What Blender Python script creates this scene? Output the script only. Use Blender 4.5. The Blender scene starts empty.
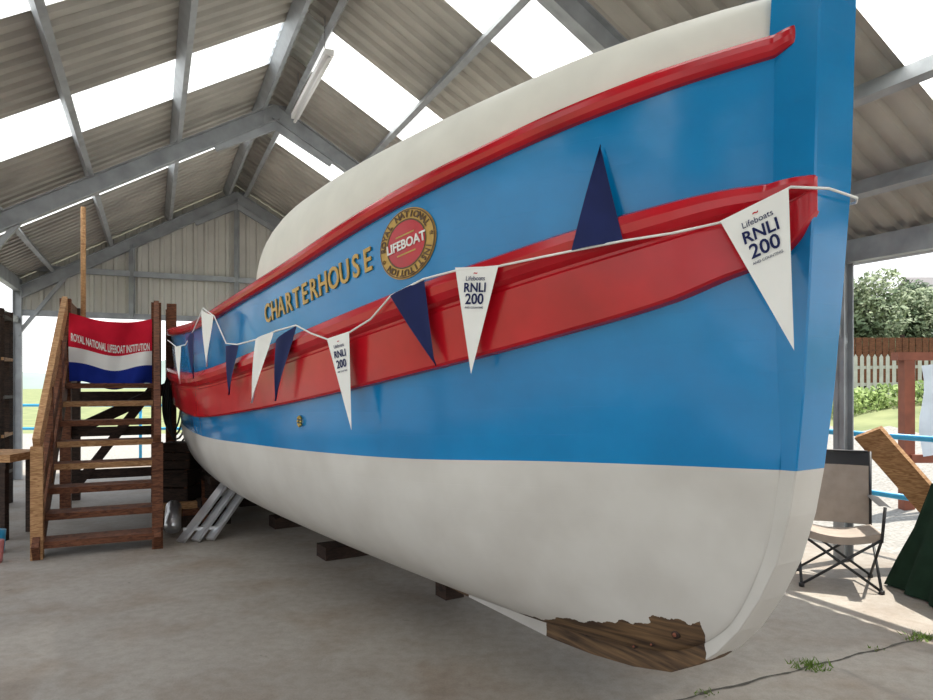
import bpy, math, random
import numpy as np
from mathutils import Vector, Matrix
random.seed(4)
sc = bpy.context.scene
sc.view_settings.view_transform = 'Standard'
sc.view_settings.exposure = 0.0

# ------------------------------------------------------------ materials
def new_mat(name):
    m = bpy.data.materials.new(name); m.use_nodes = True
    return m, m.node_tree.nodes, m.node_tree.links, m.node_tree.nodes['Principled BSDF']

def mat(name, col, rough=0.6, metal=0.0, var=0.12, scale=6.0, bump=0.0, bscale=40.0, coat=0.0, col2=None, spec=.5):
    m, N, L, P = new_mat(name)
    tc = N.new('ShaderNodeTexCoord')
    no = N.new('ShaderNodeTexNoise'); no.inputs['Scale'].default_value = scale; no.inputs['Detail'].default_value = 6
    L.new(tc.outputs['Object'], no.inputs['Vector'])
    r = N.new('ShaderNodeValToRGB')
    c2 = col2 if col2 else tuple(c*(1-var*2) for c in col)
    r.color_ramp.elements[0].position = 0.3; r.color_ramp.elements[0].color = (*c2, 1)
    r.color_ramp.elements[1].position = 0.65; r.color_ramp.elements[1].color = (*col, 1)
    L.new(no.outputs['Fac'], r.inputs['Fac']); L.new(r.outputs['Color'], P.inputs['Base Color'])
    P.inputs['Roughness'].default_value = rough; P.inputs['Metallic'].default_value = metal
    P.inputs['Coat Weight'].default_value = coat; P.inputs['Specular IOR Level'].default_value = spec
    if bump > 0:
        n2 = N.new('ShaderNodeTexNoise'); n2.inputs['Scale'].default_value = bscale
        L.new(tc.outputs['Object'], n2.inputs['Vector'])
        b = N.new('ShaderNodeBump'); b.inputs['Strength'].default_value = bump; b.inputs['Distance'].default_value = 0.02
        L.new(n2.outputs['Fac'], b.inputs['Height']); L.new(b.outputs['Normal'], P.inputs['Normal'])
    return m

def wood(name, c1, c2, scale=3.0, rough=0.7):
    m, N, L, P = new_mat(name)
    tc = N.new('ShaderNodeTexCoord')
    mp = N.new('ShaderNodeMapping'); mp.inputs['Scale'].default_value = (scale, scale, scale*5)
    no = N.new('ShaderNodeTexNoise'); no.inputs['Scale'].default_value = 3; no.inputs['Detail'].default_value = 8
    no.inputs['Distortion'].default_value = 1.5
    L.new(tc.outputs['Object'], mp.inputs['Vector']); L.new(mp.outputs['Vector'], no.inputs['Vector'])
    r = N.new('ShaderNodeValToRGB')
    r.color_ramp.elements[0].position = 0.35; r.color_ramp.elements[0].color = (*c1, 1)
    r.color_ramp.elements[1].position = 0.65; r.color_ramp.elements[1].color = (*c2, 1)
    L.new(no.outputs['Fac'], r.inputs['Fac']); L.new(r.outputs['Color'], P.inputs['Base Color'])
    P.inputs['Roughness'].default_value = rough; P.inputs['Specular IOR Level'].default_value = .25
    return m

M_red = mat('red_gloss_paint', (0.50, 0.006, 0.016), 0.22, var=0.14, scale=3, bump=0.07, bscale=8, spec=.5)
M_whitep = mat('white_deck_paint', (0.72, 0.70, 0.64), 0.5, var=0.05, scale=4, bump=0.04, bscale=10)
M_gold = mat('gold_leaf', (0.50, 0.31, 0.08), 0.4, 0.35, var=0.1, scale=20)
M_navy = mat('navy_bunting', (0.012, 0.020, 0.095), 0.7, var=0.1, spec=.2)
M_flagw = mat('white_bunting', (0.82, 0.82, 0.80), 0.6, var=0.02)
M_cord = mat('white_cord', (0.8, 0.8, 0.78), 0.7, var=0.05)
M_steel = mat('galvanised_steel', (0.36, 0.38, 0.40), 0.5, 0.3, var=0.14, scale=5)
M_roof = mat('roof_sheet_underside', (0.45, 0.425, 0.38), 0.6, 0.1, var=0.15, scale=1.6)
M_clad = mat('gable_cladding', (0.60, 0.58, 0.53), 0.6, var=0.08, scale=2)
M_woodR = wood('red_brown_timber', (0.065, 0.024, 0.013), (0.19, 0.075, 0.038))
M_woodT = wood('tan_timber', (0.26, 0.13, 0.055), (0.50, 0.29, 0.14))
M_woodD = wood('dark_timber', (0.015, 0.010, 0.008), (0.05, 0.028, 0.02))
M_alu = mat('aluminium', (0.72, 0.73, 0.75), 0.3, 0.8, var=0.05)
M_black = mat('black_plastic', (0.02, 0.02, 0.022), 0.5, var=0.1)
M_tan = mat('chair_fabric', (0.36, 0.30, 0.25), 0.85, var=0.08, scale=12)
M_green = mat('green_cloth', (0.02, 0.045, 0.028), 0.9, var=0.15, scale=8, spec=.1)
M_railb = mat('blue_rail_paint', (0.03, 0.33, 0.60), 0.4, var=0.06)
M_brass = mat('brass', (0.6, 0.42, 0.12), 0.3, 0.8, var=0.05)
M_redc = mat('red_flag_cloth', (0.62, 0.015, 0.04), 0.8, var=0.08, spec=.1)
M_bluec = mat('blue_flag_cloth', (0.012, 0.03, 0.26), 0.8, var=0.08, spec=.1)
M_tube = mat('fluorescent_tube_white', (0.85, 0.85, 0.85), 0.3, var=0.02)
M_soil = mat('joint_dirt', (0.09, 0.08, 0.065), 0.95, var=0.2, scale=20)
M_blade = mat('grass_blades', (0.16, 0.26, 0.04), 0.8, var=0.2, scale=20)
M_house = mat('house_render', (0.8, 0.78, 0.74), 0.8, var=0.03)
M_slate = mat('slate_roof', (0.10, 0.09, 0.10), 0.7, var=0.1)
M_post = mat('rust_red_post', (0.24, 0.07, 0.035), 0.7, var=0.15)
M_canvas = mat('canvas_sheet', (0.62, 0.68, 0.74), 0.8, var=0.08, scale=5)
M_glass = mat('window_glass', (0.05, 0.06, 0.08), 0.1, var=0.02)
M_pick = mat('weathered_white_fence', (0.50, 0.50, 0.46), 0.8, var=0.1)
M_pink = mat('pink_plastic', (0.55, 0.2, 0.2), 0.5)

def foliage_mat(name, c1, c2):
    m, N, L, P = new_mat(name)
    tc = N.new('ShaderNodeTexCoord'); no = N.new('ShaderNodeTexNoise'); no.inputs['Scale'].default_value = 1.5
    L.new(tc.outputs['Object'], no.inputs['Vector'])
    r = N.new('ShaderNodeValToRGB'); r.color_ramp.elements[0].position = .35; r.color_ramp.elements[1].position = .65
    r.color_ramp.elements[0].color = (*c1, 1); r.color_ramp.elements[1].color = (*c2, 1)
    L.new(no.outputs['Fac'], r.inputs['Fac']); L.new(r.outputs['Color'], P.inputs['Base Color'])
    P.inputs['Roughness'].default_value = .7
    return m
M_leaf1 = foliage_mat('leaves_grey_green', (0.12, 0.17, 0.08), (0.25, 0.30, 0.16))
M_leaf2 = foliage_mat('leaves_dark_green', (0.03, 0.06, 0.03), (0.08, 0.14, 0.05))
M_leaf3 = foliage_mat('hedge_bright_green', (0.13, 0.21, 0.04), (0.27, 0.37, 0.09))

def skylight_mat():
    m = bpy.data.materials.new('translucent_roof_sheet'); m.use_nodes = True
    N = m.node_tree.nodes; L = m.node_tree.links; N.clear()
    o = N.new('ShaderNodeOutputMaterial')
    t = N.new('ShaderNodeBsdfTranslucent'); t.inputs['Color'].default_value = (0.95, 0.96, 0.95, 1)
    tr = N.new('ShaderNodeBsdfTransparent'); tr.inputs['Color'].default_value = (0.95, 0.97, 0.97, 1)
    mx = N.new('ShaderNodeMixShader'); mx.inputs['Fac'].default_value = 0.05
    L.new(t.outputs[0], mx.inputs[1]); L.new(tr.outputs[0], mx.inputs[2]); L.new(mx.outputs[0], o.inputs['Surface'])
    return m
M_sky = skylight_mat()

def concrete():
    m, N, L, P = new_mat('stained_concrete')
    tc = N.new('ShaderNodeTexCoord')
    def noise(s, d=8, dist=0.0):
        n = N.new('ShaderNodeTexNoise'); n.inputs['Scale'].default_value = s; n.inputs['Detail'].default_value = d
        n.inputs['Distortion'].default_value = dist; n.inputs['Roughness'].default_value = .62
        L.new(tc.outputs['Object'], n.inputs['Vector']); return n
    def ramp(src, p0, c0, p1, c1):
        r = N.new('ShaderNodeValToRGB'); r.color_ramp.elements[0].position = p0; r.color_ramp.elements[0].color = (*c0, 1)
        r.color_ramp.elements[1].position = p1; r.color_ramp.elements[1].color = (*c1, 1)
        L.new(src.outputs['Fac'], r.inputs['Fac']); return r
    def mul(a, b, f):
        mx = N.new('ShaderNodeMixRGB'); mx.blend_type = 'MULTIPLY'; mx.inputs['Fac'].default_value = f
        L.new(a.outputs['Color'], mx.inputs['Color1']); L.new(b.outputs['Color'], mx.inputs['Color2']); return mx
    base = ramp(noise(.6, 6), .32, (0.26, 0.228, 0.196), .68, (0.36, 0.328, 0.288))
    rust = ramp(noise(1.5, 10, .3), .30, (0.66, 0.52, 0.41), .52, (1, 1, 1))
    dark = ramp(noise(6, 6, .2), .25, (0.30, 0.26, 0.23), .315, (1, 1, 1))
    fine = ramp(noise(90, 3), .35, (0.86, .86, .85), .6, (1.03, 1.03, 1.03))
    mid = ramp(noise(14, 8), .35, (0.86, .84, .82), .6, (1.04, 1.04, 1.04))
    c = mul(mul(mul(mul(base, rust, .55), dark, .7), fine, .7), mid, .8)
    L.new(c.outputs['Color'], P.inputs['Base Color'])
    P.inputs['Roughness'].default_value = .7; P.inputs['Specular IOR Level'].default_value = .3
    bp = N.new('ShaderNodeBump'); bp.inputs['Strength'].default_value = .1; bp.inputs['Distance'].default_value = .01
    L.new(fine.outputs['Color'], bp.inputs['Height']); L.new(bp.outputs['Normal'], P.inputs['Normal'])
    return m
M_conc = concrete()
M_grass = mat('rough_grass', (0.24, 0.26, 0.11), 0.9, scale=1.2, col2=(0.13, 0.16, 0.06), bump=.4, bscale=8)
M_gravel = mat('gravel', (0.36, 0.34, 0.31), 0.9, scale=25, col2=(0.20, 0.19, 0.17), bump=.5, bscale=60)
M_hill = mat('distant_hills', (0.25, 0.31, 0.28), 0.9, scale=.05, var=.1)

# hull paint: blue over white, split along the painted waterline; bare timber on damaged forefoot
def hull_material():
    m, N, L, P = new_mat('hull_paint')
    u1 = N.new('ShaderNodeUVMap'); u1.uv_map = 'TZ'
    u2 = N.new('ShaderNodeUVMap'); u2.uv_map = 'REL'
    s1 = N.new('ShaderNodeSeparateXYZ'); L.new(u1.outputs[0], s1.inputs[0])
    s2 = N.new('ShaderNodeSeparateXYZ'); L.new(u2.outputs[0], s2.inputs[0])
    tc = N.new('ShaderNodeTexCoord')
    def noise(s, d=5):
        n = N.new('ShaderNodeTexNoise'); n.inputs['Scale'].default_value = s; n.inputs['Detail'].default_value = d
        L.new(tc.outputs['Object'], n.inputs['Vector']); return n
    def math_(op, a, b):
        n = N.new('ShaderNodeMath'); n.operation = op
        for i, q in enumerate((a, b)):
            if isinstance(q, (int, float)): n.inputs[i].default_value = q
            else: L.new(q, n.inputs[i])
        return n.outputs[0]
    nz = noise(2.2, 6)
    rb = N.new('ShaderNodeValToRGB'); rb.color_ramp.elements[0].position = .3; rb.color_ramp.elements[1].position = .7
    rb.color_ramp.elements[0].color = (0.001, 0.175, 0.43, 1); rb.color_ramp.elements[1].color = (0.001, 0.228, 0.54, 1)
    L.new(nz.outputs['Fac'], rb.inputs['Fac'])
    rw = N.new('ShaderNodeValToRGB'); rw.color_ramp.elements[0].position = .3; rw.color_ramp.elements[1].position = .6
    rw.color_ramp.elements[0].color = (0.51, 0.485, 0.45, 1); rw.color_ramp.elements[1].color = (0.60, 0.58, 0.545, 1)
    L.new(nz.outputs['Fac'], rw.inputs['Fac'])
    isblue = math_('GREATER_THAN', s2.outputs[0], 0.0)
    mx = N.new('ShaderNodeMixRGB'); L.new(isblue, mx.inputs['Fac'])
    L.new(rw.outputs['Color'], mx.inputs['Color1']); L.new(rb.outputs['Color'], mx.inputs['Color2'])
    # bare timber
    n2 = noise(7, 5); off = math_('MULTIPLY', math_('SUBTRACT', n2.outputs['Fac'], .5), .16)
    t, z = s1.outputs[0], s1.outputs[1]
    zz = math_('ADD', math_('ADD', z, math_('MULTIPLY', t, .24)), off)
    c1 = math_('LESS_THAN', zz, .70)
    c2 = math_('GREATER_THAN', math_('ADD', t, off), .54)
    c3 = math_('LESS_THAN', math_('ADD', t, off), 1.72)
    w1 = math_('MULTIPLY', math_('MULTIPLY', c1, c2), c3)
    d1 = math_('LESS_THAN', math_('ADD', z, off), .30)
    d2 = math_('GREATER_THAN', math_('ADD', t, off), 2.55)
    d3 = math_('LESS_THAN', t, 3.6)
    w2 = math_('MULTIPLY', math_('MULTIPLY', d1, d2), d3)
    wd = math_('MAXIMUM', w1, w2)
    cb_ = N.new('ShaderNodeCombineXYZ'); L.new(math_('MULTIPLY', t, 1.2), cb_.inputs[0]); L.new(math_('MULTIPLY', z, 14.0), cb_.inputs[1])
    wn = N.new('ShaderNodeTexNoise'); wn.inputs['Scale'].default_value = 2.5; wn.inputs['Detail'].default_value = 7; wn.inputs['Distortion'].default_value = .4
    L.new(cb_.outputs[0], wn.inputs['Vector'])
    rr = N.new('ShaderNodeValToRGB'); rr.color_ramp.elements[0].position = .35; rr.color_ramp.elements[1].position = .68
    rr.color_ramp.elements[0].color = (0.040, 0.020, 0.010, 1); rr.color_ramp.elements[1].color = (0.19, 0.11, 0.05, 1)
    L.new(wn.outputs['Fac'], rr.inputs['Fac'])
    mx2 = N.new('ShaderNodeMixRGB'); L.new(wd, mx2.inputs['Fac'])
    L.new(mx.outputs['Color'], mx2.inputs['Color1']); L.new(rr.outputs['Color'], mx2.inputs['Color2'])
    L.new(mx2.outputs['Color'], P.inputs['Base Color'])
    P.inputs['Specular IOR Level'].default_value = .5
    ro = math_('ADD', math_('MULTIPLY', wd, .3), math_('ADD', .40, math_('MULTIPLY', isblue, -.23)))
    L.new(ro, P.inputs['Roughness'])
    # planks and brushed-paint unevenness
    fr_ = N.new('ShaderNodeMath'); fr_.operation = 'FRACT'
    L.new(math_('MULTIPLY', s2.outputs[0], 7.5), fr_.inputs[0])
    seam = math_('LESS_THAN', fr_.outputs[0], .04)
    hh = math_('ADD', math_('MULTIPLY', seam, -.06), math_('ADD', noise(3, 2).outputs['Fac'], math_('MULTIPLY', noise(30, 2).outputs['Fac'], .05)))
    b = N.new('ShaderNodeBump'); b.inputs['Strength'].default_value = .25; b.inputs['Distance'].default_value = .02
    L.new(hh, b.inputs['Height']); L.new(b.outputs['Normal'], P.inputs['Normal'])
    return m
M_hull = hull_material()

# ------------------------------------------------------------ mesh builder
class B:
    def __init__(s): s.v=[]; s.f=[]; s.m=[]; s.mats=[]; s.sm=[]
    def mi(s, m):
        if m not in s.mats: s.mats.append(m)
        return s.mats.index(m)
    def add(s, vs, fs, m, smooth=False):
        o = len(s.v); s.v += [tuple(map(float, q)) for q in vs]; k = s.mi(m)
        for f in fs: s.f.append([o+i for i in f]); s.m.append(k); s.sm.append(smooth)
    def beam(s, p0, p1, w, h, m, up=(0,0,1)):
        p0=Vector(p0); p1=Vector(p1); d=(p1-p0).normalized(); u=Vector(up)
        r=d.cross(u)
        if r.length<1e-4: r=d.cross(Vector((1,0,0)))
        r.normalize(); u=r.cross(d).normalized()
        vs=[p+r*a*w/2+u*b*h/2 for p in (p0,p1) for a,b in ((-1,-1),(1,-1),(1,1),(-1,1))]
        s.add(vs,[(3,2,1,0),(4,5,6,7),(0,1,5,4),(1,2,6,5),(2,3,7,6),(3,0,4,7)],m)
    def ibeam(s, p0, p1, w, h, m, up=(0,0,1), t=.014):
        p0=Vector(p0); p1=Vector(p1); d=(p1-p0).normalized(); r=d.cross(Vector(up)).normalized(); u=r.cross(d).normalized()
        s.beam(p0,p1,t,h,m,up)
        for q in (-1,1): s.beam(p0+u*q*(h/2-t/2),p1+u*q*(h/2-t/2),w,t,m,up)
    def box(s, c, sz, m, ax=None):
        c=Vector(c); ax=ax or (Vector((1,0,0)),Vector((0,1,0)),Vector((0,0,1)))
        vs=[c+ax[0]*i*sz[0]/2+ax[1]*j*sz[1]/2+ax[2]*k*sz[2]/2 for k in (-1,1) for i,j in ((-1,-1),(1,-1),(1,1),(-1,1))]
        s.add(vs,[(3,2,1,0),(4,5,6,7),(0,1,5,4),(1,2,6,5),(2,3,7,6),(3,0,4,7)],m)
    def tube(s, pts, r, m, n=8):
        pts=[Vector(p) for p in pts]; vs=[]; fs=[]
        pn=None
        for i,p in enumerate(pts):
            d=(pts[min(i+1,len(pts)-1)]-pts[max(i-1,0)]).normalized()
            if pn is None:
                pn=d.orthogonal().normalized()
            pn=(pn-d*pn.dot(d)).normalized(); q=d.cross(pn)
            rr=r[i] if isinstance(r,(list,tuple)) else r
            for k in range(n):
                a=2*math.pi*k/n; vs.append(p+pn*math.cos(a)*rr+q*math.sin(a)*rr)
        for i in range(len(pts)-1):
            for k in range(n):
                a=i*n+k; b=i*n+(k+1)%n; fs.append((a,b,b+n,a+n))
        fs.append(tuple(range(n))[::-1]); fs.append(tuple(range((len(pts)-1)*n,len(pts)*n)))
        s.add(vs,fs,m,True)
    def grid(s, rows, m, smooth=True):
        n=len(rows[0]); vs=[p for r in rows for p in r]
        fs=[(i*n+j,i*n+j+1,(i+1)*n+j+1,(i+1)*n+j) for i in range(len(rows)-1) for j in range(n-1)]
        s.add(vs,fs,m,smooth)
    def build(s, name, parent=None):
        me=bpy.data.meshes.new(name); me.from_pydata(s.v,[],s.f); me.update()
        for m in s.mats: me.materials.append(m)
        me.polygons.foreach_set('material_index',s.m); me.polygons.foreach_set('use_smooth',s.sm)
        ob=bpy.data.objects.new(name,me); sc.collection.objects.link(ob)
        if parent: ob.parent=parent
        return ob

def text_geo(txt, size, extrude=0.003, bold=0.0):
    cu=bpy.data.curves.new('t','FONT'); cu.body=txt; cu.size=size; cu.extrude=extrude; cu.offset=bold
    cu.align_x='CENTER'; cu.align_y='CENTER'; cu.resolution_u=3
    ob=bpy.data.objects.new('t',cu); sc.collection.objects.link(ob)
    bpy.context.view_layer.update()
    me=bpy.data.meshes.new_from_object(ob)
    vs=[v.co.copy() for v in me.vertices]; fs=[tuple(p.vertices) for p in me.polygons]
    bpy.data.objects.remove(ob); bpy.data.meshes.remove(me); bpy.data.curves.remove(cu)
    return vs,fs

# ------------------------------------------------------------ smooth interpolation
def interp(tab):
    xs=np.array([a for a,_ in tab],float); ys=np.array([b for _,b in tab],float)
    d=np.diff(ys)/np.diff(xs); m=np.zeros_like(ys); m[0]=d[0]; m[-1]=d[-1]
    for i in range(1,len(xs)-1):
        m[i]=0 if d[i-1]*d[i]<=0 else 2*d[i-1]*d[i]/(d[i-1]+d[i])
    def f(x):
        if x<=xs[0]: return float(ys[0])
        if x>=xs[-1]: return float(ys[-1])
        i=int(np.searchsorted(xs,x)-1); h=xs[i+1]-xs[i]; u=(x-xs[i])/h
        return float((2*u**3-3*u**2+1)*ys[i]+(u**3-2*u**2+u)*h*m[i]+(-2*u**3+3*u**2)*ys[i+1]+(u**3-u**2)*h*m[i+1])
    return f

LB=11.0
SX,SY=1.46,2.70; AX,AY=-.53,.848; NX,NY=-.848,-.53
def W3(t,b,z): return Vector((SX+AX*t+NX*b, SY+AY*t+NY*b, z))
_G=interp([(0,3.065),(.16,3.03),(.5,2.94),(1,2.83),(2,2.63),(3,2.43),(4,2.31),(5,2.22),(5.5,2.20)])
_BT=interp([(0,2.46),(.25,2.45),(.5,2.41),(1,2.31),(2,2.12),(3,1.955),(4,1.84),(5,1.76),(5.5,1.74)])
_BB=interp([(0,2.30),(.06,2.21),(.15,2.145),(.3,2.085),(.5,1.995),(1,1.86),(2,1.66),(3,1.515),(4,1.41),(5,1.33),(5.5,1.31)])
_W=interp([(0,1.295),(.3,1.285),(1,1.264),(2,1.21),(3,1.178),(4,1.155),(5,1.127),(5.5,1.12)])
_bG=interp([(.16,.12),(.5,.42),(1,.70),(2,1.05),(3,1.25),(4,1.35),(5,1.40),(5.5,1.40)])
_bW=interp([(.15,.10),(.5,.25),(1,.50),(2,.90),(3,1.12),(4,1.25),(5,1.32),(5.5,1.33)])
_zr=interp([(.14,3.2),(.15,1.6),(.17,1.25),(.25,.90),(.43,.56),(.64,.40),(.8,.335),(1.1,.28),(1.7,.255),(3,.25),(5.5,.25)])
tau=lambda t: min(max(t,0),max(LB-t,0))
def sheer(f,k=.45):
    def g(t):
        v=f(tau(t))
        return v if t<=5.5 else f(5.5)+(v-f(5.5))*k
    return g
G=sheer(_G); BT=sheer(_BT); BBm=sheer(_BB); WL=sheer(_W)
def hb(t,z):
    u=tau(t); w=WL(t); g=G(t); bw=_bW(u); bg=_bG(u); zk=_zr(u)
    if z>=w:
        k=min((z-w)/(g-w),1.15); return bw+(bg-bw)*(k**.85 if k>0 else 0)
    if zk>=w: return bw
    k=max(0,min((z-zk)/(w-zk),1)); e=math.sqrt(max(0,1-(1-k)**2))
    mixv=max(0,min((1.4-u)/1.1,1))*.75; e=e*(1-mixv)+k*mixv
    return .095+(bw-.095)*e

boat=bpy.data.objects.new('lifeboat',None); sc.collection.objects.link(boat)

# hull surface
def uv_build(name, vs, uvs, fs, material):
    me=bpy.data.meshes.new(name); me.from_pydata([tuple(v) for v in vs],[],fs); me.update()
    a=me.uv_layers.new(name='TZ'); b=me.uv_layers.new(name='REL')
    for l in me.loops:
        t,z=uvs[l.vertex_index]; a.data[l.index].uv=(t,z); b.data[l.index].uv=(z-WL(t),0)
    me.materials.append(material)
    for p in me.polygons: p.use_smooth=True
    ob=bpy.data.objects.new(name,me); sc.collection.objects.link(ob); ob.parent=boat
    return ob
us=[.15+(.85)*(i/44)**1.3 for i in range(44)]+[1+ (i/50)*4.5 for i in range(51)]
ts=us+[LB-u for u in us[::-1][1:]]
NR=44
vs=[];uvs=[];fs=[]
for sgn in (1,-1):
    o=len(vs)
    for t in ts:
        g=G(t); z0=min(_zr(tau(t)),g-.02)
        for i in range(NR):
            z=z0+(g-z0)*(i/(NR-1))**1.5
            vs.append(W3(t,sgn*hb(t,z),z)); uvs.append((t,z))
    for i in range(len(ts)-1):
        for j in range(NR-1):
            a=o+i*NR+j; q=(a,a+1,a+NR+1,a+NR)
            fs.append(q if sgn==1 else q[::-1])
uv_build('hull_planking',vs,uvs,fs,M_hull)

# stem + keel backbone
out=[(-.03,3.50),(-.015,3.0),(0,2.45),(.03,2.0),(.06,1.6),(.095,1.30),(.13,1.1),(.19,.89),(.27,.72),(.37,.56),(.48,.43),(.577,.344),(.75,.245),(1.0,.185),(1.3,.145),(1.66,.12),(3,.12),(5.5,.12)]
inn=[(.17,3.50),(.20,3.0),(.205,2.45),(.21,2.0),(.22,1.6),(.23,1.30),(.25,1.1),(.30,.92),(.38,.76),(.48,.62),(.60,.50),(.72,.42),(.88,.36),(1.1,.32),(1.4,.29),(1.8,.28),(3,.28),(5.5,.28)]
hw=[.13,.13,.13,.122,.112,.103,.098,.094,.093,.092,.092,.092,.093,.094,.096,.098,.1,.1]
def dens(a,n=4):
    r=[]
    for i in range(len(a)-1):
        for k in range(n):
            f=k/n; r.append(tuple(x*(1-f)+y*f for x,y in zip(a[i],a[i+1])))
    r.append(a[-1]); return r
out=dens(out); inn=dens(inn); hw=[h[0] for h in dens([(h,) for h in hw])]
aft=lambda z: z if z<1.3 else 1.3+(z-1.3)*.72
out+= [(LB-t,aft(z)) for t,z in out[::-1][1:]]; inn+=[(LB-t,aft(z)) for t,z in inn[::-1][1:]]; hw+=hw[::-1][1:]
vs=[];uvs=[];fs=[]
ring=lambda o,i,h:[(i[0],h,i[1]),(o[0]*.97+i[0]*.03,h,o[1]*.97+i[1]*.03),(o[0],h-.008,o[1]),(o[0],-h+.008,o[1]),(o[0]*.97+i[0]*.03,-h,o[1]*.97+i[1]*.03),(i[0],-h,i[1])]
for o_,i_,h_ in zip(out,inn,hw):
    for (t,b,z) in ring(o_,i_,h_): vs.append(W3(t,b,z)); uvs.append((t,z))
n=6
for i in range(len(out)-1):
    for k in range(n):
        a=i*n+k;b=i*n+(k+1)%n; fs.append((a,b,b+n,a+n))
fs.append(tuple(range(n))); fs.append(tuple(range(len(out)*n-n,len(out)*n))[::-1])
ob=uv_build('stem_and_keel',vs,uvs,fs,M_hull)
for p in ob.data.polygons: p.use_smooth=False

# guards, belting, end boxes, deck
bb=B()
def strake(prof, lo, hi, t0, t1, fade, m, endk=.8):
    for sgn in (1,-1):
        cols=[]
        N_=190
        ta=t0 if sgn==1 else t0+.12
        tv=[ta+.5*(i/40)**2 for i in range(40)]+[ta+.5+(t1-ta-.5)*i/(N_-40) for i in range(N_-39)]
        for off,fr in prof:
            col=[]
            for t in tv:
                k=max(0,min(1,(t-ta)/fade,(t1-t)/fade)); k=math.sqrt(1-(1-k)**2)
                l,h=lo(t),hi(t); mid=l+(h-l)*.6
                z=l+(h-l)*fr; z=mid+(z-mid)*(endk+(1-endk)*k)
                col.append(W3(t,sgn*(hb(max(t,.16),z)+off*k-(.0 if off>0 else .01)),z))
            cols.append(col)
        for a,b in zip(cols[:-1],cols[1:]):
            bb.grid([a,b] if sgn==-1 else [b,a],m)
strake([(0,0),(.055,.0),(.065,.03),(.065,.60),(.055,.63),(.055,.66),(.085,.70),(.105,.77),(.108,.86),(.095,.95),(.05,1.0),(0,1)],BBm,BT,.0,LB-.02,.12,M_red,.85)
strake([(0,0),(.03,.0),(.045,.2),(.05,.5),(.045,.8),(.03,1),(-.06,1.02)],lambda t:G(t)-.055,lambda t:G(t)+.03,.08,LB-.10,.12,M_red,.7)
rows=[]
for t in [x for x in ts]:
    z=G(t)-.03; rows.append([W3(t,hb(t,z)*k,z+.05*(1-k*k)) for k in (-1,-.6,-.2,.2,.6,1)])
bb.grid(rows,M_whitep)
bb.build('belting_and_deck',boat)
eb=B()
hbx=interp([(.15,.24),(.4,.315),(1,.44),(2,.60),(3,.77),(3.7,.80),(4.0,.76),(4.25,.66),(4.42,.45),(4.5,.0)])
fb=interp([(.1,1),(3.3,1),(3.8,.96),(4.2,.88),(4.42,.74),(4.5,.6)])
tl=[.15+ .25*i/8 for i in range(8)]+[.4+3.3*i/26 for i in range(27)]+[3.7+.80*math.sin(math.pi/2*i/16) for i in range(1,17)]
rows=[]
for u in tl:
    be=max(.04,(hb(u,G(u))-.045))*fb(u); h=hbx(u); row=[]
    for k in range(33):
        a=math.pi*k/32; c,s_=math.cos(a),math.sin(a)
        row.append(W3(u,be*math.copysign(abs(c)**.62,c),G(u)-.02+(h+.02)*abs(s_)**.66))
    rows.append(row)
eb.grid(rows,M_whitep)
eb.build('end_box',boat)

# -------- wrapping helper for lettering on the hull
def wrap(t0,z0,x,y,h):
    P0=lambda t,z: W3(t,hb(t,z),z)
    e=.02; L1=(P0(t0+e,z0)-P0(t0-e,z0)).length/(2*e)
    t=t0-x/L1
    slope=(G(t)+BT(t)-G(t0)-BT(t0))/2
    z=z0+y+slope
    p=P0(t,z); a=P0(t-e,z)-P0(t+e,z); b=P0(t,z+e)-P0(t,z-e); n=a.cross(b).normalized()
    return p+n*h
lt=B()
word='CHARTERHOUSE'
P0=lambda t,z: W3(t,hb(t,z),z)
tt=[3.40-(1.27)*i/200 for i in range(201)]; cl=[0]
for i in range(200): cl.append(cl[-1]+(P0(tt[i+1],2.3)-P0(tt[i],2.3)).length)
for i,ch in enumerate(word):
    s_=cl[-1]*i/(len(word)-1); k=int(np.searchsorted(cl,s_)); t=tt[min(k,200)]
    z=BT(t)+(G(t)-BT(t))*.50
    v,f=text_geo(ch,.185,.004,.003)
    lt.add([wrap(t,z,p.x*.85,p.y,.008+p.z) for p in v],f,M_gold)
lt.build('name_lettering',boat)
# emblem
em=B(); et,ez=1.81,2.405; EX=1.2
def disc(r0,r1,h,m):
    vs=[];fs=[];n=48
    for r in (r0,r1):
        for k in range(n):
            a=2*math.pi*k/n; vs.append(wrap(et,ez,EX*r*math.cos(a),r*math.sin(a),h))
    for k in range(n):
        fs.append((k,(k+1)%n,n+(k+1)%n,n+k)[::-1])
    em.add(vs,fs,m)
R=.184
M_maroon=mat('emblem_dark',(0.10,0.05,0.02),.5)
disc(.0001,R,.006,M_gold); disc(R*.62,R*.94,.010,M_gold)
disc(R*.94,R*.97,.011,M_maroon); disc(.0001,R*.66,.012,M_red); disc(R*.66,R*.70,.013,M_maroon)
v,f=text_geo('LIFEBOAT',.058,.002,.0012); em.add([wrap(et,ez,EX*p.x,p.y*1.2,.016+p.z) for p in v],f,M_flagw)
for yy_ in (.05,-.05):
    em.add([wrap(et,ez,EX*x,y+yy_,.014) for x,y in ((-.06,-.004),(.06,-.004),(.06,.004),(-.06,.004))],[(0,1,2,3)],M_gold)
ringtxt='ROYAL NATIONAL * INSTITUTION * '
for i,ch in enumerate(ringtxt):
    if ch==' ': continue
    v,f=text_geo(ch,.045,.001,.0012); a=math.pi-2*math.pi*i/len(ringtxt)-.1; rr=R*.82
    cx,cy=rr*math.cos(a),rr*math.sin(a); ca,sa=math.cos(a-math.pi/2),math.sin(a-math.pi/2)
    em.add([wrap(et,ez,EX*(cx+p.x*ca-p.y*sa),cy+p.x*sa+p.y*ca,.014+p.z) for p in v],f,M_maroon)
em.build('emblem',boat)
sc_=B()
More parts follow.
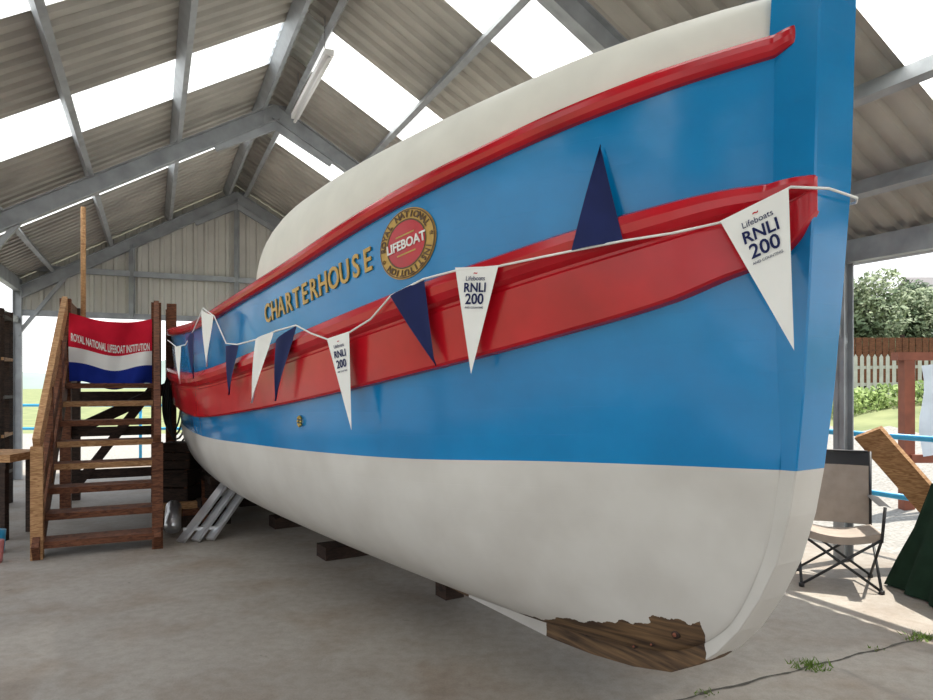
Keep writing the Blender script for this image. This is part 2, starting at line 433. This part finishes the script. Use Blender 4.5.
for k in range(8):
    a=2*math.pi*k/8
    sc_.tube([W3(3.05+.03*math.cos(a),hb(3.05,1.38)+.004,1.38+.03*math.sin(a)),W3(3.05+.03*math.cos(a),hb(3.05,1.38)+.02,1.38+.03*math.sin(a))],.010,M_brass,6)
# bolts in the bare forefoot timber
for t,z,r in ((.66,.47,.020),(.92,.33,.012),(1.3,.27,.012),(.80,.38,.010)):
    b0=max(hb(t,z),.093); sc_.tube([W3(t,b0-.02,z),W3(t,b0+.010,z)],r,M_woodD,10); sc_.tube([W3(t,b0+.0,z),W3(t,b0+.016,z)],r*.5,M_post,8)
sc_.build('hull_fastenings',boat)

# -------- bunting
bun=bpy.data.objects.new('bunting',None); sc.collection.objects.link(bun)
def bp(t,z,off=.14): return W3(t,hb(max(t,.16),z)+off,z)
cordpts=[(.22,-.2,2.385),(0.0,-.16,2.385),(-.035,-.1,2.387),(-.035,.1,2.395)]
cp=[W3(*q) for q in cordpts]
for t,z in [(.025,2.392),(.1,2.372),(.265,2.298),(.43,2.268),(.60,2.255),(.80,2.233),(.95,2.218),(1.14,2.20),(1.37,2.203),(1.57,2.18),(1.80,2.113),(1.97,2.0),(2.16,1.937),(2.38,1.905),(2.55,1.95),(2.72,2.01),(3.0,1.99),(3.3,1.95),(3.7,1.93),(3.95,1.95),(4.2,2.18),(4.5,2.27),(4.9,2.1),(5.3,2.0),(5.8,2.0),(6.4,2.1)]:
    cp.append(bp(t,z,.135))
cb=B(); cb.tube(cp,.0055,M_cord,6); cb.build('cord',bun)
pn=B()
def pennant(a,b,c,m,txt=None,offs=(.14,.14,.14),curl=.0):
    A=bp(*a,offs[0]); Bq=bp(*b,offs[1]); C=bp(*c,offs[2])
    nrm=(Bq-A).cross(C-A).normalized()
    if nrm.dot(Vector((0,0,1.6))-A)<0: nrm=-nrm
    n=10; rows=[]
    for i in range(n+1):
        f=i/n; row=[]
        for j in range(5):
            g=j/4; p=A.lerp(Bq,g).lerp(C,f); p=p+nrm*(curl*math.sin(g*math.pi*1.5+f*3)*(1-f*.3))
            row.append(p)
        rows.append(row)
    pn.grid(rows,m)
    if txt:
        x=(Bq-A).normalized(); y=nrm.cross(x).normalized(); wd=(Bq-A).length; H=(C-A).length
        mid=A.lerp(Bq,.5); dn=(C-mid).normalized()
        for s_,k,sz,mm,bo in txt:
            v,f=text_geo(s_,sz*wd,.0004,bo*wd)
            c0=mid+dn*k*H+nrm*(.004+abs(curl)*1.3)
            pn.add([c0+x*p.x-dn*p.y+nrm*p.z for p in v],f,mm)
txtbig=[('~',.055,.14,M_red,.004),('Lifeboats',.105,.125,M_navy,0),('RNLI',.19,.25,M_navy,.005),('200',.295,.29,M_navy,.005),('AND COUNTING',.37,.055,M_navy,0)]
pennant((.265,2.298),(.025,2.39),(.012,1.77),M_flagw,txtbig,(.16,.15,.14))
pennant((.80,2.233),(.60,2.257),(.72,2.70),M_navy,None,(.14,.14,.035),.012)
pennant((1.37,2.217),(1.14,2.20),(1.35,1.69),M_flagw,txtbig,(.14,.14,.13))
pennant((1.80,2.113),(1.57,2.18),(1.56,1.734),M_navy,None,(.14,.14,.12),.010)
pennant((2.38,1.907),(2.16,1.937),(2.26,1.363),M_flagw,txtbig,(.14,.14,.12))
pennant((3.0,1.93),(2.72,2.01),(3.1,1.52),M_navy,None,(.14,.14,.14),.012)
pennant((3.3,1.95),(3.02,1.99),(3.45,1.50),M_flagw,None,(.15,.15,.16),.012)
pennant((3.95,1.93),(3.68,1.93),(3.97,1.55),M_navy,None,(.14,.14,.14),.01)
pennant((4.5,2.26),(4.2,2.18),(4.5,1.78),M_flagw,None,(.15,.15,.14),.01)
pennant((5.1,2.04),(4.85,2.1),(5.0,1.68),M_navy,None,(.15,.15,.14),.01)
pennant((5.8,2.0),(5.5,2.0),(5.7,1.63),M_flagw,None,(.15,.15,.14),.01)
pn.build('pennants',bun)

# -------- supports under the keel
BAX=(Vector((AX,AY,0)),Vector((NX,NY,0)),Vector((0,0,1)))
kb=B()
kb.box(W3(3.0,0,.06),(.16,.16,.12),M_woodD,BAX)
for t in (4.6,6.2,7.8,9.6):
    kb.box(W3(t,0,.06),(.25,.9,.12),M_woodD,BAX)
kb.build('keel_block')
for t in (7.0,8.1,9.0):
    for sgn in (1,-1):
        tr=B(); b=.95 if t<8.5 else .7
        zt=next(z for z in np.arange(.25,1.2,.005) if hb(t,z)>=b)-.01
        tr.box(W3(t,sgn*b,.07),(.7,.3,.14),M_woodD,BAX); tr.box(W3(t,sgn*b,.2),(.3,.28,.12),M_woodD,BAX)
        tr.beam(W3(t-.1,sgn*b,.26),W3(t-.1,sgn*b,zt-.03),.14,.14,M_woodD,up=(1,0,0))
        tr.beam(W3(t-.3,sgn*b,zt-.03),W3(t+.3,sgn*b,zt-.03),.14,.08,M_woodD)
        tr.beam(W3(t-.45,sgn*(b+.15),.0),W3(t+.2,sgn*(b+.04),zt-.08),.06,.1,M_woodR)
        tr.build('hull_shore')

# ------------------------------------------------------------ barn
def BW(w,s,z): return Vector((-4.39+.419*s+.908*w, 13-.908*s+.419*w, z))
WLf,WRt,ZR,SL=-3.54,4.33,5.45,.573
roofz=lambda w: ZR-SL*abs(w)
skl=[(3.0,4.0),(5.65,6.65),(8.2,9.2),(10.8,11.8),(13.4,14.4),(16.0,17.0)]
for side,we,nm in ((-1,WLf-.15,'ceiling'),(1,WRt+.15,'ceiling')):
    r=B(); s0=-.6
    prof=[(0,0),(.09,0),(.115,.04),(.175,.04),(.2,0)]
    x=s0
    while x<19.4:
        for k in range(4):
            sa=x+prof[k][0]; sb=x+prof[k+1][0]; za=prof[k][1]; zb=prof[k+1][1]
            ms=M_roof
            for q in skl:
                if q[0]<=x+.05<q[1]-.02: ms=M_sky
            a0,a1=BW(0,sa,ZR+za),BW(we,sa,roofz(we)+za); b0,b1=BW(0,sb,ZR+zb),BW(we,sb,roofz(we)+zb)
            f=[(0,1,2,3)] if side>0 else [(3,2,1,0)]
            r.add([a0,a1,b1,b0],f,ms)
        x+=.2
    r.build(nm)
cap=B()
cap.grid([[BW(-.25,s,ZR-.1),BW(0,s,ZR+.06),BW(.25,s,ZR-.1)] for s in (-.6,19.6)],M_roof,False)
cap.build('trim_1')
fr=B()
frames=(0,4.5,9.4,14.2,19.0)
for s in frames:
    for w,sg in ((WLf,-1),(WRt,1)):
        ze=roofz(w)-.27
        fr.ibeam(BW(0,s,ZR-.27),BW(w,s,ze),.12,.2,M_steel)
        fr.ibeam(BW(w,s,0),BW(w,s,ze+.08),.11,.13,M_steel,up=(.908,.419,0))
        fr.beam(BW(w,s,ze-.7),BW(w-sg*.7,s,roofz(w-sg*.7)-.36),.06,.06,M_steel)
        fr.beam(BW(0,s,ZR-.43),BW(sg*.75,s,roofz(.75)-.40),.05,.12,M_steel)
    fr.box(BW(0,s,ZR-.32),(.3,.03,.3),M_steel,(Vector((.908,.419,0)),Vector((-.419,.908,0)),Vector((0,0,1))))
for w in (-.18,-1.2,-2.15,-3.05,.18,1.2,2.15,3.0,3.75):
    upv=Vector((.908*SL*(1 if w>0 else -1),.419*SL*(1 if w>0 else -1),1))
    fr.beam(BW(w,-.5,roofz(w)-.09),BW(w,19.5,roofz(w)-.09),.06,.15,M_steel,up=upv)
for w in (WLf,WRt): fr.beam(BW(w,-.5,roofz(w)-.13),BW(w,19.5,roofz(w)-.13),.10,.2,M_steel)
for w in (WLf,WRt): fr.beam(BW(w,-.1,2.7),BW(w,4.6,2.7),.05,.1,M_steel)
fr.build('steel_portal_frame')
gt=B(); gt.tube([BW(WRt+.17,-.5,roofz(WRt)-.18),BW(WRt+.17,19.4,roofz(WRt)-.18)],.05,M_steel,10); gt.build('gutter')
gw=B(); zb=2.80; x=WLf
while x<WRt:
    for a,b,oa,ob_ in ((0,.1,0,0),(.1,.12,0,.03),(.12,.17,.03,.03),(.17,.19,.03,0)):
        wa,wb=x+a,min(x+b,WRt)
        pa=BW(wa,-.12+oa,zb); pb=BW(wb,-.12+ob_,zb)
        gw.add([pa,pb,BW(wb,-.12+ob_,roofz(wb)-.02),BW(wa,-.12+oa,roofz(wa)-.02)],[(0,1,2,3)],M_clad)
    x+=.19
for z in (2.83,3.6): gw.beam(BW(WLf,-.02,z),BW(WRt,-.02,z),.06,.1,M_steel)
for w in (-1.8,0,2.0): gw.beam(BW(w,-.02,2.8),BW(w,-.02,roofz(w)-.3),.08,.08,M_steel,up=(1,0,0))
gw.build('wall_back')
lf=B(); lf.beam(BW(.12,5.2,ZR-.55),BW(.12,7.0,ZR-.55),.09,.06,M_tube); lf.tube([BW(.12,5.2,ZR-.61),BW(.12,7.0,ZR-.61)],.02,M_tube)
for s in (5.4,6.8): lf.tube([BW(.12,s,ZR-.55),BW(.12,s,ZR-.1)],.006,M_steel,5)
lf.build('strip_light')

# ------------------------------------------------------------ floor & terrain
fl=B(); fl.add([BW(-12,-1.5,0),BW(5.0,-1.5,0),BW(5.0,22,0),BW(-12,22,0)],[(3,2,1,0)],M_conc); fl.build('floor')
jt=B(); rows=[]
sj=(1.17+4.39)*.419+(13-3.56)*.908
for i in range(121):
    w=-.2+5.2*i/120; wd=.003+.010*random.random(); c_=.008*math.sin(i*.7); rows.append([BW(w,sj-wd+c_,.003),BW(w,sj+wd+c_,.003)])
jt.grid(rows,M_soil,False); jt.build('trim_2')
def hterr(x,y):
    w=(x-1.616+.462*y)*.908
    k=min(max((w-5.6)/9.5,0),1); k=k*k*(3-2*k)
    return -.03+1.35*k
tr=B()
xs=list(np.linspace(-140,-12,18))+list(np.linspace(-10,30,61))+list(np.linspace(34,140,14))
ys=list(np.linspace(-40,0,8))+list(np.linspace(2,40,50))+list(np.linspace(46,220,18))
rows=[[Vector((x,y,hterr(x,y))) for x in xs] for y in ys]
nx=len(xs); vsT=[p for r in rows for p in r]; fg=[];fq=[]
for i in range(len(ys)-1):
    for j in range(nx-1):
        a=i*nx+j; cx,cy=(xs[j]+xs[j+1])/2,(ys[i]+ys[i+1])/2; w=(cx-1.616+.462*cy)*.908
        (fq if -14<w<10.8 and cy<22 else fg).append((a,a+1,a+nx+1,a+nx))
tr.add(vsT,fg,M_grass,True); tr.add(vsT,fq,M_gravel,True)
tr.build('ground')
hl=B()
rows=[]
for i in range(61):
    a=math.radians(-70+140*i/60); r=210; h=5+4*math.sin(i*.37)+2.5*math.sin(i*.9+1)
    x,y=r*math.sin(a),r*math.cos(a); rows.append([Vector((x*.9,y*.9,-1)),Vector((x,y,h*.6)),Vector((x*1.06,y*1.06,h))])
hl.grid(rows,M_hill); hl.build('distant_hills')

# ------------------------------------------------------------ stairs
F=Vector((-.42,.908,0)); Rr=Vector((.908,.42,0)); O=Vector((-3.56,6.60,0)); Z=Vector((0,0,1))
def S3(r,f,z): return O+Rr*r+F*f+Z*z
st=B(); AXS=(Rr,F,Z)
for i in range(8):
    st.box(S3(0,.10+.285*i,.12+.212*i),(.96,.29,.06),M_woodR,AXS)
    st.box(S3(0,-.052+.285*i,.12+.212*i),(.955,.014,.062),M_woodT if i in(3,4,6) else M_woodR,AXS)
for r in (-.51,.51):
    st.beam(S3(r,-.12,.02),S3(r,2.25,1.74),.06,.30,M_woodR)
    st.beam(S3(r,-.05,0),S3(r,-.05,1.05),.10,.11,M_woodT if r<0 else M_woodR,up=tuple(F))
    st.beam(S3(r,-.08,1.05),S3(r,2.2,2.62),.06,.19,M_woodT if r<0 else M_woodR)
    st.beam(S3(r,-.0,.52),S3(r,2.2,2.15),.05,.16,M_woodR)
    for ff in (.75,1.5): st.beam(S3(r,ff,.6+.7*(ff-.75)),S3(r,ff,1.6+.7*(ff-.75)),.08,.09,M_woodR,up=tuple(F))
    for f in (2.25,3.45):
        st.beam(S3(r,f,0),S3(r,f,2.68),.12,.12,M_woodR if f<3 else M_woodD,up=tuple(F))
    st.beam(S3(r,2.25,2.6),S3(r,3.45,2.6),.05,.16,M_woodR)
    st.beam(S3(r,2.25,2.2),S3(r,3.45,2.2),.05,.14,M_woodR)
for i in range(9): st.box(S3(0,2.32+.135*i,1.80),(1.08,.125,.04),M_woodR,AXS)
for z in (.35,.95,1.45): st.box(S3(0,3.43,z),(1.0,.04,.13),M_woodD,AXS)
st.beam(S3(-.5,3.4,.2),S3(.5,3.4,1.6),.04,.12,M_woodD)
st.beam(S3(-.51,2.25,1.72),S3(-.51,3.45,1.72),.05,.16,M_woodR); st.beam(S3(.51,2.25,1.72),S3(.51,3.45,1.72),.05,.16,M_woodR)
for r,f in ((.70,2.5),(.70,3.3)):
    st.beam(S3(r,f,0),S3(r,f,2.7),.12,.1,M_woodR,up=tuple(F))
st.beam(S3(.70,2.5,2.5),S3(.70,3.3,2.5),.05,.22,M_woodR); st.beam(S3(.70,2.5,2.15),S3(.70,3.3,2.15),.05,.16,M_woodR)
st.beam(S3(.70,2.5,1.6),S3(-.5,2.3,1.0),.05,.14,M_woodD)
st.build('wooden_steps')
# dark rope coils hung on the platform post
rc=B()
for k in range(5):
    c=S3(.70+.03*k,2.40-.012*k,1.75-.02*k); pts=[]
    for j in range(25):
        a=2*math.pi*j/24; pts.append(c+Rr*(.11+.008*k)*math.sin(a)+Z*((.38+.03*k)*math.cos(a)-.38)+F*(-.02*math.sin(a*2+k)))
    rc.tube(pts,.013,M_black,6)
rc.build('rope_coil')
fp=B(); fp.tube([S3(-.36,2.75,1.82),S3(-.36,2.75,3.95)],.032,M_woodT,10); fp.build('flagpole')
fg_=B(); nC=26
def flagp(g,f):
    r=-.46+.92*g; sag=.10*math.sin(math.pi*g)*(1-.3*f)+.05*g
    z=2.50-.84*f-sag*.8+(.03*math.sin(g*9))*f
    return S3(r,2.12-.035*math.sin(g*14+f*3)-.05*math.sin(f*4+g*5),z)
for a,b,m in ((0,.50,M_redc),(.50,.72,M_flagw),(.72,1,M_bluec)):
    fg_.grid([[flagp(j/nC,a+(b-a)*i/6) for j in range(nC+1)] for i in range(7)],m)
v,f=text_geo('ROYAL NATIONAL LIFEBOAT INSTITUTION',.09,.001,.002)
wmax=max(p.x for p in v)
fg_.add([flagp(.5+p.x/wmax*.47,.40-p.y/.84*1.5+.04*p.x/wmax)-F*(.012+p.z) for p in v],f,M_flagw)
fg_.build('lifeboat_flag')

# left clutter
rk=B()
for w in (-3.55,-3.15):
    for s in (2.6,3.2): rk.beam(BW(w-.1,s,0),BW(w-.1,s,2.6),.08,.08,M_woodD,up=(1,0,0))
for z in (.45,.95,1.45,1.95,2.5):
    rk.box(BW(-3.45,2.9,z),(.5,.68,.04),M_woodT if z in(.95,1.95) else M_woodD,(Vector((.908,.419,0)),Vector((-.419,.908,0)),Z))
rk.build('timber_rack')
wbx=B()
wbx.box((-5.45,7.3,.86),(1.5,.6,.08),M_woodT); wbx.box((-5.45,7.02,.80),(1.4,.03,.1),M_woodD)
for x in (-6.1,-4.82):
    for y in (7.08,7.52): wbx.beam((x,y,0),(x,y,.83),.07,.07,M_woodD,up=(1,0,0))
wbx.build('workbench')
bk=B(); bk.tube([(-4.33,6.2,0),(-4.33,6.2,.02),(-4.33,6.2,.2)],[.08,.085,.1],M_pink,16); bk.build('plastic_bucket')
bk=B(); bk.tube([(-4.55,6.55,0),(-4.55,6.55,.02),(-4.55,6.55,.22)],[.08,.085,.1],M_railb,16); bk.build('plastic_bucket')
mc=B(); mc.tube([S3(.66,.40,.09),S3(.66,.40,.11),S3(.68,.85,.24)],[.08,.085,.085],M_alu,18); mc.build('metal_cylinder')
rp=B()
for k in range(3):
    p0=Vector((-2.92+.13*k,6.95+.05*k,.02)); p1=Vector((-2.62+.12*k,7.6+.05*k,.62))
    rp.beam(p0,p1,.10,.03,M_alu)
rp.beam((-2.94,7.06,.12),(-2.58,7.16,.12),.03,.03,M_alu)
rp.build('aluminium_ramp')
pl=B()
d=Vector((math.cos(.5),math.sin(.5),0)); c_=Vector((-3.3,7.78,0))
for k,(zz_,hl_,wd_,m_) in enumerate(((.06,.25,.2,M_woodD),(.16,.22,.16,M_woodR),(.235,.2,.12,M_woodT))):
    pl.beam(c_+Z*zz_-d*hl_,c_+Z*zz_+d*hl_,wd_,.12 if k==0 else .07,m_)
pl.build('timber_pile')
cr=B()
for (x,y,z,a,b_,c_) in ((-3.52,8.3,.3,.38,.4,.6),(-3.50,8.32,.76,.34,.34,.32)):
    for q in (-1,1):
        for h in (-.3,.0,.3):
            cr.box((x,y+q*b_/2,z+h*c_),(a,.02,c_*.27),M_woodD); cr.box((x+q*a/2,y,z+h*c_),(.02,b_,c_*.27),M_woodD)
        for q2 in (-1,1): cr.box((x+q*(a/2-.02),y+q2*(b_/2-.02),z),(.035,.035,c_),M_woodR)
    cr.box((x,y,z-c_/2+.02),(a,b_,.03),M_woodD); cr.box((x,y,z+c_/2-.02),(a,b_,.03),M_woodD)
cr.build('wooden_crates')

# ------------------------------------------------------------ blue railings
def railing(name,pts,zs=(1.1,.5)):
    r=B()
    for z in zs: r.tube([Vector((*p,z)) for p in pts],.03,M_railb,10)
    for p in pts: r.tube([Vector((*p,-.03)),Vector((*p,max(zs)+.03))],.032,M_railb,10)
    r.build(name)
railing('railing',[tuple(BW(5.35,s,0)[:2]) for s in (2.5,5,7.2,10.2)],(1.1,.5))
railing('railing',[(x,14.6) for x in (-13,-11.5,-10,-8.5,-7,-5.5)],(1.15,.65))

# ------------------------------------------------------------ camping chair
ch=B(); C=Vector((3.06,5.62,0)); fa=math.radians(-112); FD=Vector((math.cos(fa),math.sin(fa),0)); RD=Vector((-FD.y,FD.x,0))
c3=lambda r,f,z: C+RD*r+FD*f+Z*z
w2,d2=.28,.25
for sg in (-1,1):
    ch.tube([c3(sg*w2,-d2,.02),c3(-sg*w2,-d2,.42)],.011,M_black); ch.tube([c3(sg*w2,d2,.02),c3(-sg*w2,d2,.42)],.011,M_black)
    ch.tube([c3(sg*w2,-d2,.02),c3(sg*w2,d2,.42)],.011,M_black); ch.tube([c3(sg*w2,d2,.02),c3(sg*w2,-d2,.42)],.011,M_black)
    ch.tube([c3(sg*w2,-d2,.40),c3(sg*(w2+.02),-d2-.14,1.05)],.012,M_black)
    ch.tube([c3(sg*w2,d2,.40),c3(sg*(w2+.02),d2+.02,.68)],.012,M_black)
    ch.grid([[c3(sg*(w2-.02),f,.68+.02*abs(f)),c3(sg*(w2+.02),f,.685+.02*abs(f)),c3(sg*(w2+.065),f,.675)] for f in (-.3,-.1,.1,.27)],M_black)
    for f in (-d2,d2): ch.tube([c3(sg*w2,f,0),c3(sg*w2,f,.03)],.022,M_black)
ch.tube([c3(w2,-d2-.14,1.05),c3(-w2,-d2-.14,1.05)],.008,M_black)
n=8
seat=lambda u,v:(c3(-w2+2*w2*u,d2-2*d2*v,.45-.05*math.sin(math.pi*u)+.02*(1-v)))
ch.grid([[seat(i/n,j/n) for i in range(n+1)] for j in range(n+1)],M_tan)
ch.grid([[seat(i/n,0)-Z*.06*j for i in range(n+1)] for j in range(2)],M_tan)
back=lambda u,v:c3(-w2-.01+2*(w2+.01)*u,-d2-.14*v-.05*math.sin(math.pi*u),.44+.61*v)
ch.grid([[back(i/n,j/n*.80) for i in range(n+1)] for j in range(n+1)],M_tan)
ch.grid([[back(i/n,.80+j/n*.20) for i in range(n+1)] for j in range(n+1)],M_black)
ch.build('camping_chair')

# green-draped table at the right
gtb=B()
rows=[]
x0,y0,x1,y1=3.62,4.75,4.6,5.3
def rect(i,ex):
    pts=[(x0-ex,y0-ex),(x1+ex,y0-ex),(x1+ex,y1+ex),(x0-ex,y1+ex),(x0-ex,y0-ex)]
    k=i/24*4; a=int(min(k,3)); f=k-a; return tuple(p*(1-f)+q*f for p,q in zip(pts[a],pts[a+1]))
for v_,z in ((0,.86),(.03,.82),(.35,.5),(.7,.25),(1,.01)):
    row=[]
    for i in range(97):
        p=rect(i/4,.20*v_+.03*v_*math.sin(i*.9)); row.append(Vector((p[0],p[1],z)))
    rows.append(row)
gtb.grid(rows,M_green); gtb.add([(x0,y0,.86),(x1,y0,.86),(x1,y1,.86),(x0,y1,.86)],[(0,1,2,3)],M_green)
gtb.build('draped_table')
pk=B(); pk.beam((3.60,6.10,1.20),(4.55,6.0,.06),.05,.26,M_woodT,up=(.2,-.6,.4)); pk.build('leaning_plank')
rf=B(); zf=hterr(5.5,8.5)
for x in (5.5,7.0): rf.beam((x,8.5,zf-.05),(x,8.5,2.02),.13,.13,M_post,up=(1,0,0))
rf.beam((5.35,8.5,1.97),(7.1,8.5,1.97),.14,.1,M_post); rf.beam((5.5,8.42,.7),(7.0,8.42,.7),.06,.1,M_post)
rf.grid([[Vector((5.62+.16*j, 8.4-.05*math.sin(j*1.7+i),1.85-.16*i+.03*math.sin(j))) for j in range(8)] for i in range(8)],M_canvas)
rf.build('timber_display_frame')

# ------------------------------------------------------------ right background
pf=B()
x=8.6
while x<13:
    y=18.0; z=hterr(x,y); pf.box((x,y,z+.5),(.09,.02,1.0),M_pick); pf.add([(x-.045,y,z+1.0),(x+.045,y,z+1.0),(x,y,z+1.07)],[(0,1,2)],M_pick); x+=.17
for z in (.3,.75): pf.beam((8.6,18.05,hterr(8.6,18)+z),(13,18.05,hterr(13,18)+z),.04,.08,M_pick)
pf.build('picket_fence')
sf=B()
for i in range(50):
    x=11.0+.22*i; z=hterr(x,22.5); sf.box((x,22.5,z+1.05),(.19,.03,1.5),M_woodR)
for z in (.5,1.3,): sf.beam((11,22.56,hterr(12,22.5)+z),(22,22.56,hterr(22,22.5)+z),.05,.1,M_woodD)
for x in (11,14.5,17,19.5,22): sf.beam((x,22.62,hterr(x,22.5)-.1),(x,22.62,hterr(x,22.5)+1.9),.1,.1,M_woodD,up=(1,0,0))
sf.build('slatted_fence')
hs=B(); hz=1.2
hs.box((27.0,36,hz+2.0),(7,5,4.0),M_house)
hs.add([(23.2,33.2,hz+4),(30.8,33.2,hz+4),(30.8,38.8,hz+4),(23.2,38.8,hz+4),(23.2,36,hz+6),(30.8,36,hz+6)],[(0,1,5,4),(2,3,4,5),(0,4,3),(1,2,5),(3,2,1,0)],M_slate)
for x in (24.9,27.5,29.5): hs.box((x,33.48,hz+2.2),(.9,.06,1.1),M_glass)
hs.build('house')

def foliage(name,blobs,n,m,leaf=.16,trunk=None):
    b=B(); vs=[];fs=[]
    tot=sum(r[0]*r[1]*r[2] for _,r in blobs)
    for c,r in blobs:
        k=int(n*r[0]*r[1]*r[2]/tot)
        for _ in range(k):
            d=Vector((random.gauss(0,1),random.gauss(0,1),random.gauss(0,1))).normalized()*(random.random()**.25)
            p=Vector((c[0]+d.x*r[0],c[1]+d.y*r[1],c[2]+d.z*r[2]))
            a=Vector((random.gauss(0,1),random.gauss(0,1),random.gauss(0,1))).normalized(); q=a.orthogonal().normalized(); l=leaf*random.uniform(.5,1.3)
            o=len(vs); vs+= [p-a*l/2,p+q*l*.3,p+a*l/2,p-q*l*.3]; fs.append((o,o+1,o+2,o+3))
    b.add(vs,fs,m)
    if trunk:
        for t0,t1,r in trunk: b.tube([t0,Vector(t0).lerp(Vector(t1),.5),t1],[r,r*.8,r*.4],M_woodD,8)
    b.build(name)
gz=lambda x,y:hterr(x,y)
def tree(cx,cy,h,rad,m,n=6000):
    z0=gz(cx,cy); bl=[]
    for i in range(9):
        a=random.random()*6.28; q=random.random()*.55*rad
        bl.append(((cx+q*math.cos(a),cy+q*math.sin(a),z0+h*random.uniform(.38,.82)),(rad*.55,rad*.55,h*.2)))
    bl.append(((cx,cy,z0+h*.3),(rad*.8,rad*.8,h*.26)))
    foliage('tree',bl,n,m,.22,[((cx,cy,z0-.1),(cx,cy,z0+h*.7),.18)])
tree(14.6,25.0,4.4,1.7,M_leaf1,8000); tree(17.2,26.5,4.0,1.6,M_leaf1,7000); tree(19.6,29.5,5.2,1.2,M_leaf2,7000); tree(12.0,27,4.6,2.2,M_leaf1)
tree(18.6,25.0,3.0,1.2,M_leaf2); tree(20,40,6,3,M_leaf2); tree(23.5,31.0,3.0,1.5,M_leaf1); tree(16.0,29,4.6,1.6,M_leaf2)
hb_=[((8.0+.55*i,14.6+.1*math.sin(i),hterr(8.0+.55*i,14.6)+.10),(.5,.5,.38)) for i in range(12)]
foliage('hedge',hb_,8000,M_leaf3,.12)
def tuft(x,y,n=60,r=.09,h=.07):
    vs=[];fs=[]
    b=B()
    for _ in range(n):
        a=random.random()*6.28; q=r*random.random(); px,py=x+q*math.cos(a)*1.6,y+q*math.sin(a)
        d=Vector((random.uniform(-.9,.9),random.uniform(-.9,.9),.8)).normalized()*h*random.uniform(.5,1.3); o=len(vs); a2=random.random()*6.28; e=Vector((math.cos(a2),math.sin(a2),0))*.005
        vs+=[Vector((px,py,.0))-e,Vector((px,py,.0))+e,Vector((px,py,0))+d]; fs.append((o,o+1,o+2))
    b.add(vs,fs,M_blade); b.build('grass_tuft')
for w,nn,rr,hh in ((2.0,110,.08,.045),(3.05,110,.09,.045),(1.2,30,.05,.02),(2.6,20,.04,.02)):
    p=BW(w,sj,0); tuft(p.x,p.y,nn,rr,hh)

# ------------------------------------------------------------ light
wd=bpy.data.worlds.new('sky'); sc.world=wd; wd.use_nodes=True; N=wd.node_tree.nodes; L=wd.node_tree.links
bg=N['Background']; tc=N.new('ShaderNodeTexCoord'); sp=N.new('ShaderNodeSeparateXYZ'); L.new(tc.outputs['Generated'],sp.inputs[0])
rp_=N.new('ShaderNodeValToRGB'); rp_.color_ramp.elements[0].position=.0; rp_.color_ramp.elements[0].color=(1,1,.99,1)
rp_.color_ramp.elements[1].position=.7; rp_.color_ramp.elements[1].color=(.78,.88,1,1)
L.new(sp.outputs['Z'],rp_.inputs['Fac']); L.new(rp_.outputs['Color'],bg.inputs['Color']); bg.inputs['Strength'].default_value=1.6
sl=bpy.data.lights.new('sun','SUN'); sl.energy=8; sl.angle=.01; sl.color=(1,.95,.86)
so=bpy.data.objects.new('sun',sl); sc.collection.objects.link(so)
ce,se=math.cos(math.radians(63)),math.sin(math.radians(63))
to=Vector((.908*ce,.419*ce,se)).normalized(); so.rotation_euler=to.to_track_quat('Z','Y').to_euler(); so.location=(5,5,15)

# ------------------------------------------------------------ camera
cd=bpy.data.cameras.new('camera'); cam=bpy.data.objects.new('camera',cd); sc.collection.objects.link(cam)
cam.location=(0,0,1.65); cam.rotation_euler=(math.radians(90),0,0); cd.sensor_width=36; cd.lens=680/933*36; cd.shift_y=32/933; cd.clip_end=600
sc.camera=cam
